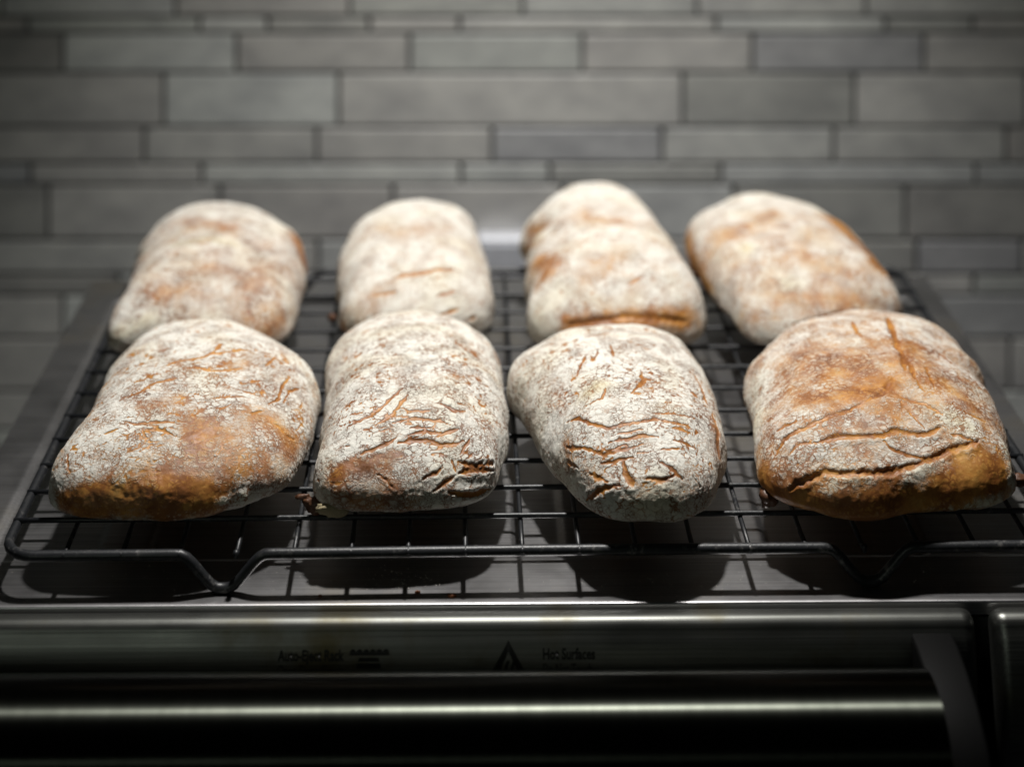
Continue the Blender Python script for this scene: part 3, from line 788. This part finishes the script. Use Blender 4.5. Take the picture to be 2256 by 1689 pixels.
    (1.2,0.8,[(2.3,-65.2,34.9),(4.9,-70.8,32.3)]),
    (1.5,0.8,[(35.2,-75.6,27.0),(39.3,-77.2,24.7)]),
  ],
  bare=[
    (8,0.3,[(1.8,-50.7,39.3),(6.9,-49.3,39.5),(12.6,-47.2,39.8),(18.5,-45.7,40.0)]),
    (8,0.3,[(33.8,-46.5,38.2),(34.1,-56.7,36.2),(34.4,-64.7,33.4),(33.2,-71.1,30.4),(32.2,-75.9,27.0)]),
    (7,0.3,[(-19.7,-64.4,34.9),(-12.4,-63.7,34.9),(-5.6,-64.2,34.9),(1.1,-65.1,34.9)]),
    (7,1.2,[(49.5,37.3,25.2),(55.0,17.9,21.3)]),
    (8,0.6,[(48.0,-76.8,19.8),(52.2,-69.2,21.8)]),
    (7,0.5,[(-21.0,29.9,41.5),(-12.0,20.8,43.2),(-4.7,15.3,43.8),(2.7,10.9,43.9),(10.2,7.7,43.6)]),
  ],
  flour=[
    (4,1.2,[(-15.5,-14.0,42.5),(-7.3,-13.7,43.7),(0.2,-10.6,43.9),(6.1,-13.1,43.8),(12.7,-14.6,43.5),(18.6,-14.5,42.9)]),
    (5,1,[(-37.9,-81.3,17.1),(-31.8,-82.9,20.3),(-28.3,-82.1,22.3),(-23.2,-80.9,23.8),(-18.2,-78.8,25.6)]),
  ],
),
'R2': dict(centre=(-0.0458, 1.0479), height=0.043,
  outline=[43.3, 43.1, 44.3, 47.0, 51.7, 58.8, 70.8, 85.0, 92.7, 94.1, 92.1, 83.8, 73.9, 66.3, 58.9, 54.2, 51.6, 48.6, 47.6, 47.5, 48.5, 52.5, 56.7, 65.9, 79.0, 82.8, 79.9, 80.0, 80.6, 82.1, 82.3, 73.6, 61.2, 52.9, 47.7, 44.7],
  cracks=[
    (1.8,1.2,[(-10.4,-58.8,34.4),(-3.9,-56.1,35.6),(5.8,-54.7,36.2),(12.9,-51.9,36.8),(19.8,-51.7,36.5),(25.8,-50.6,36.2)]),
    (1.4,0.9,[(13.5,-69.5,28.9),(20.5,-67.2,29.7),(26.4,-65.4,30.1)]),
    (1.5,1,[(16.3,-76.6,21.3),(26.8,-73.6,23.2)]),
    (1.5,1,[(30.6,-75.8,17.8),(37.1,-72.8,18.8)]),
    (1.2,0.8,[(-21.0,-68.8,28.9),(-14.4,-67.8,29.7),(-7.0,-67.0,30.5)]),
  ],
  bare=[
    (10,0.4,[(-21.1,3.3,40.7),(-14.6,-1.0,42.0),(-8.8,-2.9,42.7),(-2.8,-3.5,43.0),(3.2,-3.4,43.0),(9.3,-2.1,42.6)]),
    (9,0.5,[(-21.7,-70.9,27.2),(-26.1,-75.7,21.3)]),
    (5,0.9,[(-38.8,-69.9,11.6),(-38.8,-69.9,11.6)]),
  ],
  flour=[
    (8,0.5,[(13.0,-61.4,33.4),(19.0,-66.2,30.5),(24.3,-70.5,26.8)]),
  ],
),
'R3': dict(centre=(0.0726, 1.0471), height=0.052,
  outline=[38.4, 37.5, 38.5, 40.2, 42.7, 50.1, 59.2, 73.6, 97.6, 114.2, 112.0, 99.7, 86.5, 78.4, 72.3, 59.6, 50.2, 52.2, 52.2, 49.2, 54.2, 61.5, 67.6, 83.3, 100.8, 102.7, 96.9, 96.5, 96.9, 95.2, 89.1, 72.8, 55.7, 48.0, 43.4, 39.7],
  cracks=[
    (2.4,1.5,[(-30.7,-94.6,24.0),(-21.6,-93.6,24.6),(-14.7,-92.9,25.2),(-6.5,-92.6,26.4),(-0.0,-92.5,27.5),(6.5,-93.1,26.9),(11.4,-92.7,26.9),(17.9,-92.2,25.8),(25.9,-90.2,24.6),(33.5,-87.3,22.7)]),
    (1.5,1,[(2.7,-77.8,39.1),(12.4,-70.4,42.0)]),
  ],
  bare=[
    (6,0.9,[(-49.4,29.7,29.2),(-41.3,18.4,35.9),(-46.5,2.4,34.9),(-50.7,28.1,18.8)]),
    (7,1.0,[(-47.4,-33.2,32.9),(-39.0,-53.7,42.4),(-43.3,-66.7,38.2)]),
    (6,1.2,[(-30.7,-94.6,24.0),(-25.2,-93.9,24.6),(-18.1,-93.3,24.6),(-11.4,-92.9,25.2),(-4.9,-93.1,25.8),(-0.0,-93.2,26.4),(6.5,-93.5,26.4),(13.0,-92.8,26.4),(17.9,-92.2,25.8),(24.2,-90.5,25.2),(30.5,-88.4,24.0)]),
    (8,0.5,[(-21.9,1.9,49.6),(-16.5,-4.1,50.5),(-10.9,-9.8,51.5),(-4.9,-13.6,51.8),(0.8,-15.3,51.7),(6.2,-19.1,51.5)]),
    (9,0.45,[(-1.9,-55.5,46.7),(-7.5,-60.9,45.2),(-12.7,-65.3,43.8),(-18.7,-69.9,42.4)]),
    (6,0.6,[(36.7,-82.4,26.9),(40.2,-82.4,21.5)]),
  ],
  flour=[
    (4,1,[(-44.5,3.1,37.3),(-46.1,4.0,35.4)]),
    (9,0.6,[(-44.2,-86.8,29.2),(-39.7,-85.2,32.9),(-36.1,-81.2,36.4)]),
  ],
),
'R4': dict(centre=(0.1803, 1.0445), height=0.046,
  outline=[50.0, 48.9, 49.7, 51.6, 55.0, 60.6, 69.5, 82.0, 93.9, 103.0, 106.2, 99.6, 91.8, 87.8, 78.4, 67.8, 63.2, 59.2, 56.3, 56.2, 55.9, 58.2, 62.2, 68.8, 82.9, 93.3, 91.5, 88.1, 86.7, 83.9, 81.9, 78.3, 69.7, 60.2, 54.2, 51.7],
  cracks=[
    (1.8,1.2,[(-15.5,-88.0,21.7),(-9.1,-86.9,22.3),(-1.5,-85.3,23.3),(5.8,-83.3,24.8),(14.2,-80.6,25.8)]),
    (1.2,0.8,[(-28.9,-33.2,39.7),(-25.1,-28.8,41.6)]),
  ],
  bare=[
    (7,1.4,[(-59.5,48.2,18.4),(-58.6,35.2,16.6),(-58.9,14.7,17.3),(-57.8,8.1,13.3),(-55.8,-6.8,13.3),(-53.3,-16.3,11.4)]),
    (6,1.3,[(27.7,21.7,39.7),(31.5,10.9,39.1),(35.0,1.2,38.1),(38.1,-7.4,36.8),(41.8,-12.0,33.8),(42.2,-29.5,35.0),(43.8,-39.4,33.8)]),
    (12,0.35,[(-16.8,-72.8,34.6),(-11.7,-73.9,33.8),(-5.2,-74.5,33.0),(1.3,-75.2,32.2),(7.9,-75.6,31.3),(14.7,-75.7,30.0)]),
    (10,0.3,[(-40.3,-0.7,37.8),(-34.6,0.0,40.5),(-29.0,1.5,42.5),(-23.2,4.1,44.1),(-17.1,8.7,45.1),(-10.8,15.5,45.6)]),
    (8,0.3,[(-4.5,-43.2,43.0),(0.8,-46.1,42.3),(7.0,-49.7,41.3),(11.9,-51.4,40.5),(17.6,-54.0,39.1),(23.6,-55.7,37.5)]),
  ],
  flour=[
    (4.5,1.2,[(-32.5,-20.3,39.7),(-30.6,-24.8,40.0)]),
    (6,0.6,[(-14.4,-67.6,36.8),(-9.5,-68.0,36.4)]),
  ],
),
}


_G = np.random.RandomState(3)
_PERM = np.tile(_G.permutation(256), 3)
_GRAD = _G.normal(size=(256, 3)); _GRAD /= np.linalg.norm(_GRAD, axis=1)[:, None]
def perlin(p):
    i = np.floor(p).astype(np.int64); f = p - i
    u = f * f * f * (f * (f * 6 - 15) + 10)
    i &= 255
    out = 0.0
    for dx in (0, 1):
        hx = _PERM[i[:, 0] + dx]; wx = u[:, 0] if dx else 1 - u[:, 0]
        for dy in (0, 1):
            hy = _PERM[hx + i[:, 1] + dy]; wy = u[:, 1] if dy else 1 - u[:, 1]
            for dz in (0, 1):
                h = _PERM[hy + i[:, 2] + dz]; wz = u[:, 2] if dz else 1 - u[:, 2]
                g = _GRAD[h]
                out = out + wx * wy * wz * (g[:, 0] * (f[:, 0] - dx) + g[:, 1] * (f[:, 1] - dy) + g[:, 2] * (f[:, 2] - dz))
    return out * 1.6
def fbm(p, oct=4, gain=0.5):
    s, a = 0.0, 1.0
    for o in range(oct):
        s = s + a * perlin(p * (2.0 ** o) + 17.3 * o); a *= gain
    return s
def seg_dist(P, pts):
    best = np.full(len(P), 1e9)
    pts = np.array(pts, float)
    if len(pts) == 1: return np.linalg.norm(P - pts[0], axis=1)
    for a, b in zip(pts[:-1], pts[1:]):
        ab = b - a; L = max(1e-9, ab @ ab)
        t = np.clip(((P - a) @ ab) / L, 0, 1)
        best = np.minimum(best, np.linalg.norm(P - a - t[:, None] * ab, axis=1))
    return best
def sstep(a, b, x):
    t = np.clip((x - a) / (b - a), 0, 1); return t * t * (3 - 2 * t)

def build_loaf(key, label, n, cover, crackle, wrinkle, toast, seed, lump=1.0, rear=1.0):
    sp = LOAF_SHAPES[key]
    H = sp['height'] * 1000
    off = np.array([seed * 13.7, seed * 7.1, seed * 3.3])
    # square grid -> disc -> body
    g = np.linspace(-1, 1, n)
    A, B = np.meshgrid(g, g); A = A.ravel(); B = B.ravel()
    big = np.abs(A) > np.abs(B)
    with np.errstate(divide='ignore', invalid='ignore'):
        r = np.where(big, A, B)
        ph = np.where(big, (math.pi / 4) * (B / A), math.pi / 2 - (math.pi / 4) * (A / B))
    ph = np.where(r == 0, 0.0, ph)
    ph = np.where(r < 0, ph + math.pi, ph); r = np.abs(r)
    psi = r * 0.83 * math.pi
    Rf = np.fft.rfft(np.array(sp['outline'])) / 36
    R = sum((1 if k in (0, 18) else 2) * np.real(Rf[k] * np.exp(1j * k * ph)) for k in range(19))
    nn = 2.25; zc = 0.28 * H
    s = np.abs(np.sin(psi)) ** (2 / nn); c = np.abs(np.cos(psi)) ** (2 / nn)
    z = np.where(np.cos(psi) >= 0, zc + (H - zc) * c, zc - zc * c)
    P = np.stack([s * R * np.cos(ph), s * R * np.sin(ph), z], -1)
    def normals(P):
        G = P.reshape(n, n, 3)
        du = np.gradient(G, axis=1); dv = np.gradient(G, axis=0)
        m = np.cross(du, dv).reshape(-1, 3); m /= np.maximum(np.linalg.norm(m, axis=1), 1e-9)[:, None]
        return m
    P0 = P.copy()
    # broad unevenness of the dough
    Nn = normals(P)
    fade = sstep(0.5, 7.0, P[:, 2])                     # keep the underside where it rests
    big_l = 1.7 * lump * perlin(P / 34.0 + off) + 0.8 * lump * perlin(P / 15.0 + off + 5) + 0.25 * lump * fbm(P / 6.0 + off, 2)
    P = P + Nn * (big_l * fade)[:, None]
    Nn = normals(P)
    W = P + 1.1 * np.stack([fbm(P / 4.0 + off + k * 31, 3) for k in range(3)], -1)     # warped position
    W0 = P0 + 0.55 * np.stack([fbm(P0 / 3.0 + off + k * 31, 3) for k in range(3)], -1)
    WB = P0 + 2.5 * np.stack([fbm(P0 / 6.0 + off + k * 31, 3) for k in range(3)], -1)
    up = Nn[:, 2]
    # --- flour cover
    cov = cover + 0.11 * fbm(P / 17.0 + off + 3, 3) + 0.10 * fbm(P / 5.0 + off + 9, 2)
    back = sstep(-5.0, 60.0, P0[:, 1]) * rear
    cov += 0.16 * back
    yellow = np.zeros(len(P)); heap = np.zeros(len(P))
    for w, st, pts in sp['bare']:
        d = seg_dist(WB, pts); cov -= st * 0.60 * np.exp(-(d / w) ** 2)
    for w, st, pts in sp['flour']:
        d = seg_dist(WB, pts); e = np.exp(-(d / w) ** 2)
        cov += st * 0.6 * e; yellow += st * 0.6 * e; heap = np.maximum(heap, st * e)
    # --- splits that can be made out one by one
    crack = np.zeros(len(P)); rim = np.zeros(len(P)); split = np.full(len(P), 3.0)
    wid = 1 + 0.5 * perlin(P / 2.4 + off)
    for w, dp, pts in sp['cracks']:
        ends = np.array([pts[0], pts[-1]], float)
        de = np.minimum(np.linalg.norm(P0 - ends[0], axis=1), np.linalg.norm(P0 - ends[1], axis=1))
        ww = np.maximum(0.95 * w ** 0.7 * (0.45 + 0.55 * sstep(0, 7, de)) * wid, 0.34)
        d = seg_dist(W0, pts)
        split = np.minimum(split, d / ww)
        crack = np.maximum(crack, dp * np.exp(-(d / np.maximum(ww, 0.3)) ** 4))
        rim = np.maximum(rim, dp * np.exp(-((d - 1.9 * ww) / (0.8 * w)) ** 2))
    # --- small wrinkles across the loaf
    reg = sstep(-0.40, 0.25, perlin(P / 26.0 + off + 40)) * sstep(0.05, 0.45, up) * wrinkle
    ang = 0.25 * perlin(P / 40.0 + off + 60)
    q = np.stack([(W[:, 0] + ang * W[:, 1]) / 11.0, (W[:, 1] - ang * W[:, 0] + 0.004 * W[:, 0] ** 2) / 2.8, W[:, 2] / 2.8], -1)
    ridge = np.abs(perlin(q + off)) + 0.10 * sstep(-0.1, 0.4, perlin(P / 6.0 + off + 11))
    split = np.minimum(split, ridge / np.maximum(0.16 * reg, 0.004))
    crack = np.maximum(crack, 0.7 * (1 - sstep(0.02, 0.10, ridge)) * reg)
    craz = np.clip(crackle * (0.45 + 0.8 * sstep(-0.35, 0.35, fbm(P / 15.0 + off + 80, 2))), 0, 1) * (1 - 0.55 * back)
    craz2 = np.clip(crackle * sstep(-0.15, 0.40, fbm(P / 12.0 + off + 85, 2)), 0, 1)
    bare = sstep(0.9, 0.2, cov)
    # --- relief
    h = -0.45 * crack + 0.22 * rim * (1 - np.clip(crack, 0, 1)) + 0.5 * heap + (0.16 - 0.09 * bare) * fbm(P / 1.8 + off, 2) + 0.08 * fbm(P / 4.0 + off + 7, 2) * bare
    P = P + Nn * (h * fade)[:, None]
    P[:, 2] = np.maximum(P[:, 2], 0.0)
    tone = np.clip(toast + 0.26 * fbm(P / 13.0 + off + 55, 3) + 0.10 * np.clip(crack, 0, 1) + 0.18 * sstep(12, 0, P[:, 2]), 0, 1)
    I = np.arange(n * n).reshape(n, n)
    Q = np.stack([I[:-1, :-1], I[:-1, 1:], I[1:, 1:], I[1:, :-1]], -1).reshape(-1, 4)
    # underside: the open rim closed with a shallow dish
    rimv = np.concatenate([I[0, :-1], I[:-1, -1], I[-1, :0:-1], I[:0:-1, 0]])
    m = len(rimv)
    Pc = P[rimv].copy(); Pc[:, :2] *= 0.5; Pc[:, 2] = 0.4
    base = n * n
    V = np.vstack([P, Pc, [[0, 0, 0.6]]])
    a = np.arange(m); b2 = (a + 1) % m
    Q2 = np.stack([rimv[b2], rimv[a], base + a, base + b2], -1)
    Vm = V / 1000.0
    # a fan closes the middle (quads with pairs of rim points)
    a2 = np.arange(0, m, 2)
    Q3 = np.stack([base + (a2 + 2) % m, base + (a2 + 1) % m, base + a2, np.full(len(a2), base + m)], -1)
    me = mesh_quads('ciabatta_loaf', Vm, np.vstack([Q, Q2, Q3]))
    pad = m + 1
    for nm, arr in (('cover', np.clip(cov, -0.3, 1.3)), ('craze', craz), ('craze_fine', craz2), ('split', np.clip(split, 0, 3)), ('toast', tone), ('flour_tint', np.clip(yellow + 0.25 * sstep(0, 0.5, perlin(P / 21.0 + off + 33)), 0, 1))):
        at = me.attributes.new(nm, 'FLOAT', 'POINT')
        at.data.foreach_set('value', np.concatenate([arr, np.full(pad, 0.3)]).astype(np.float32))
    o = link('ciabatta_loaf', me, BREAD)
    o.location = (sp['centre'][0], sp['centre'][1], RACK_TOP)
    tag(o, label, 'bread loaf', 'ciabatta loaves cooling on the rack')
    return o

NF, NR = 440, 230
loaf_f1 = build_loaf('F1', 'front row loaf at the left end, amber bare crust along its front face', NF, 0.90, 1.0, 0.7, 0.32, 1)
loaf_f2 = build_loaf('F2', 'second front row loaf from the left, thickly floured, burnt scrap at its corner', NF, 1.0, 1.0, 0.7, 0.48, 2)
loaf_f3 = build_loaf('F3', 'third front row loaf from the left, narrowing forwards, crazed flour and cream heap on top', NF, 1.02, 1.0, 0.6, 0.44, 3)
loaf_f4 = build_loaf('F4', 'squarish orange front row loaf at the right end with long deep splits and thin flour', NF, 0.70, 0.9, 0.35, 0.32, 4, rear=0.4)
loaf_r1 = build_loaf('R1', 'back row loaf at the left end, mottled brown, behind the amber fronted loaf', NR, 0.76, 0.7, 0.3, 0.45, 5)
loaf_r2 = build_loaf('R2', 'back row loaf, second from the left, pale with one brown split across it', NR, 0.86, 0.5, 0.3, 0.40, 6)
loaf_r3 = build_loaf('R3', 'tallest back row loaf, third from the left, with an orange band across its front', NR, 0.84, 0.5, 0.3, 0.36, 7)
loaf_r4 = build_loaf('R4', 'back row loaf at the right end, turned aslant, bare amber on its left flank', NR, 0.74, 0.6, 0.3, 0.34, 8)

# torn scraps of crust that stick out at the corners
def scrap(parent, pos, size, seed, mat=BURNT, name='torn_crust', stretch=(1, 1, 1)):
    rs = np.random.RandomState(seed)
    bm = bmesh.new(); bmesh.ops.create_icosphere(bm, subdivisions=3, radius=1.0)
    co = np.array([v.co[:] for v in bm.verts])
    d = 1 + 0.45 * perlin(co * 1.3 + seed) + 0.35 * perlin(co * 3.1 + seed * 2)
    co = co * d[:, None] * np.array(stretch) * size
    for v, p in zip(bm.verts, co): v.co = Vector(p) + Vector(pos)
    me = bpy.data.meshes.new(name); bm.to_mesh(me); bm.free()
    return link(name, me, mat, parent)

# burnt drip and curled flap at the front left corner of the second loaf; knobs at the fourth
scrap(loaf_f2, (-0.0400, -0.0690, 0.006), 0.0040, 11, stretch=(1.4, 0.8, 1.0))
scrap(loaf_f2, (-0.0455, -0.0680, 0.0085), 0.0022, 12, stretch=(1.7, 0.6, 0.6))
scrap(loaf_f2, (-0.0310, -0.0790, 0.0090), 0.0042, 13, mat=CREAM, name='crust_flap', stretch=(1.6, 0.5, 0.8))
scrap(loaf_f4, (-0.0640, -0.0590, 0.0070), 0.0042, 14, stretch=(1.0, 0.9, 1.0))
scrap(loaf_f4, (0.0560, -0.0450, 0.0075), 0.0042, 15, stretch=(1.5, 0.8, 0.6))
scrap(loaf_r2, (-0.0460, -0.0480, 0.0080), 0.0024, 16)

# spilt flour on the oven top, and a few crumbs by its front edge
rs = np.random.RandomState(5)
V, Fc = [], []
def grain_at(x, y, z, s):
    b = len(V)
    for dx, dy, dz in ((1, 0, 0), (-1, 0, 0), (0, 1, 0), (0, -1, 0), (0, 0, 1), (0, 0, -1)):
        V.append((x + dx * s, y + dy * s, z + dz * s))
    for t in ((0, 2, 4), (2, 1, 4), (1, 3, 4), (3, 0, 4), (2, 0, 5), (1, 2, 5), (3, 1, 5), (0, 3, 5)):
        Fc.append(tuple(b + i for i in t))
for cx_, cy_, sx, sy, n_ in ((-0.037, 0.7835, 0.011, 0.006, 150), (0.075, 0.779, 0.022, 0.007, 170), (0.175, 0.790, 0.018, 0.007, 90), (-0.120, 0.790, 0.03, 0.008, 70), (0.02, 0.79, 0.16, 0.012, 120)):
    for _ in range(n_):
        s = abs(rs.normal(0, 0.00009)) + 0.00006
        grain_at(cx_ + rs.normal() * sx, max(0.7700, cy_ + rs.normal() * sy), OVEN_TOP + s * 0.7, s)
dust = link('spilt_flour', mesh_from('spilt_flour', V, Fc), FLOUR_GRAIN, smooth=False)
tag(dust, 'fine white flour specks spilt on the steel oven top', 'flour', kind='stuff')
for i, (x, y, s, lab) in enumerate(((-0.0330, 0.7725, 0.0007, 'tiny brown crumb on the steel by the shadow of the second loaf'), (-0.0180, 0.7692, 0.0011, 'larger brown crumb on the steel at the oven top front edge'), (-0.0760, 0.7700, 0.0005, 'small red brown crumb at the oven front edge, left of the other crumbs'))):
    bm = bmesh.new(); bmesh.ops.create_icosphere(bm, subdivisions=2, radius=1.0)
    for v in bm.verts:
        k = 1 + 0.3 * math.sin(v.co.x * 5 + i) * math.cos(v.co.y * 4 + i * 2)
        v.co = Vector((v.co.x * 1.8 * k, v.co.y * k, v.co.z * 0.8 * k)) * s
    me = bpy.data.meshes.new('crumb'); bm.to_mesh(me); bm.free()
    o = link('crumb', me, CRUMB)
    o.location = (x, y, OVEN_TOP + s * 0.7)
    tag(o, lab, 'crumb', 'crumbs on the oven top')
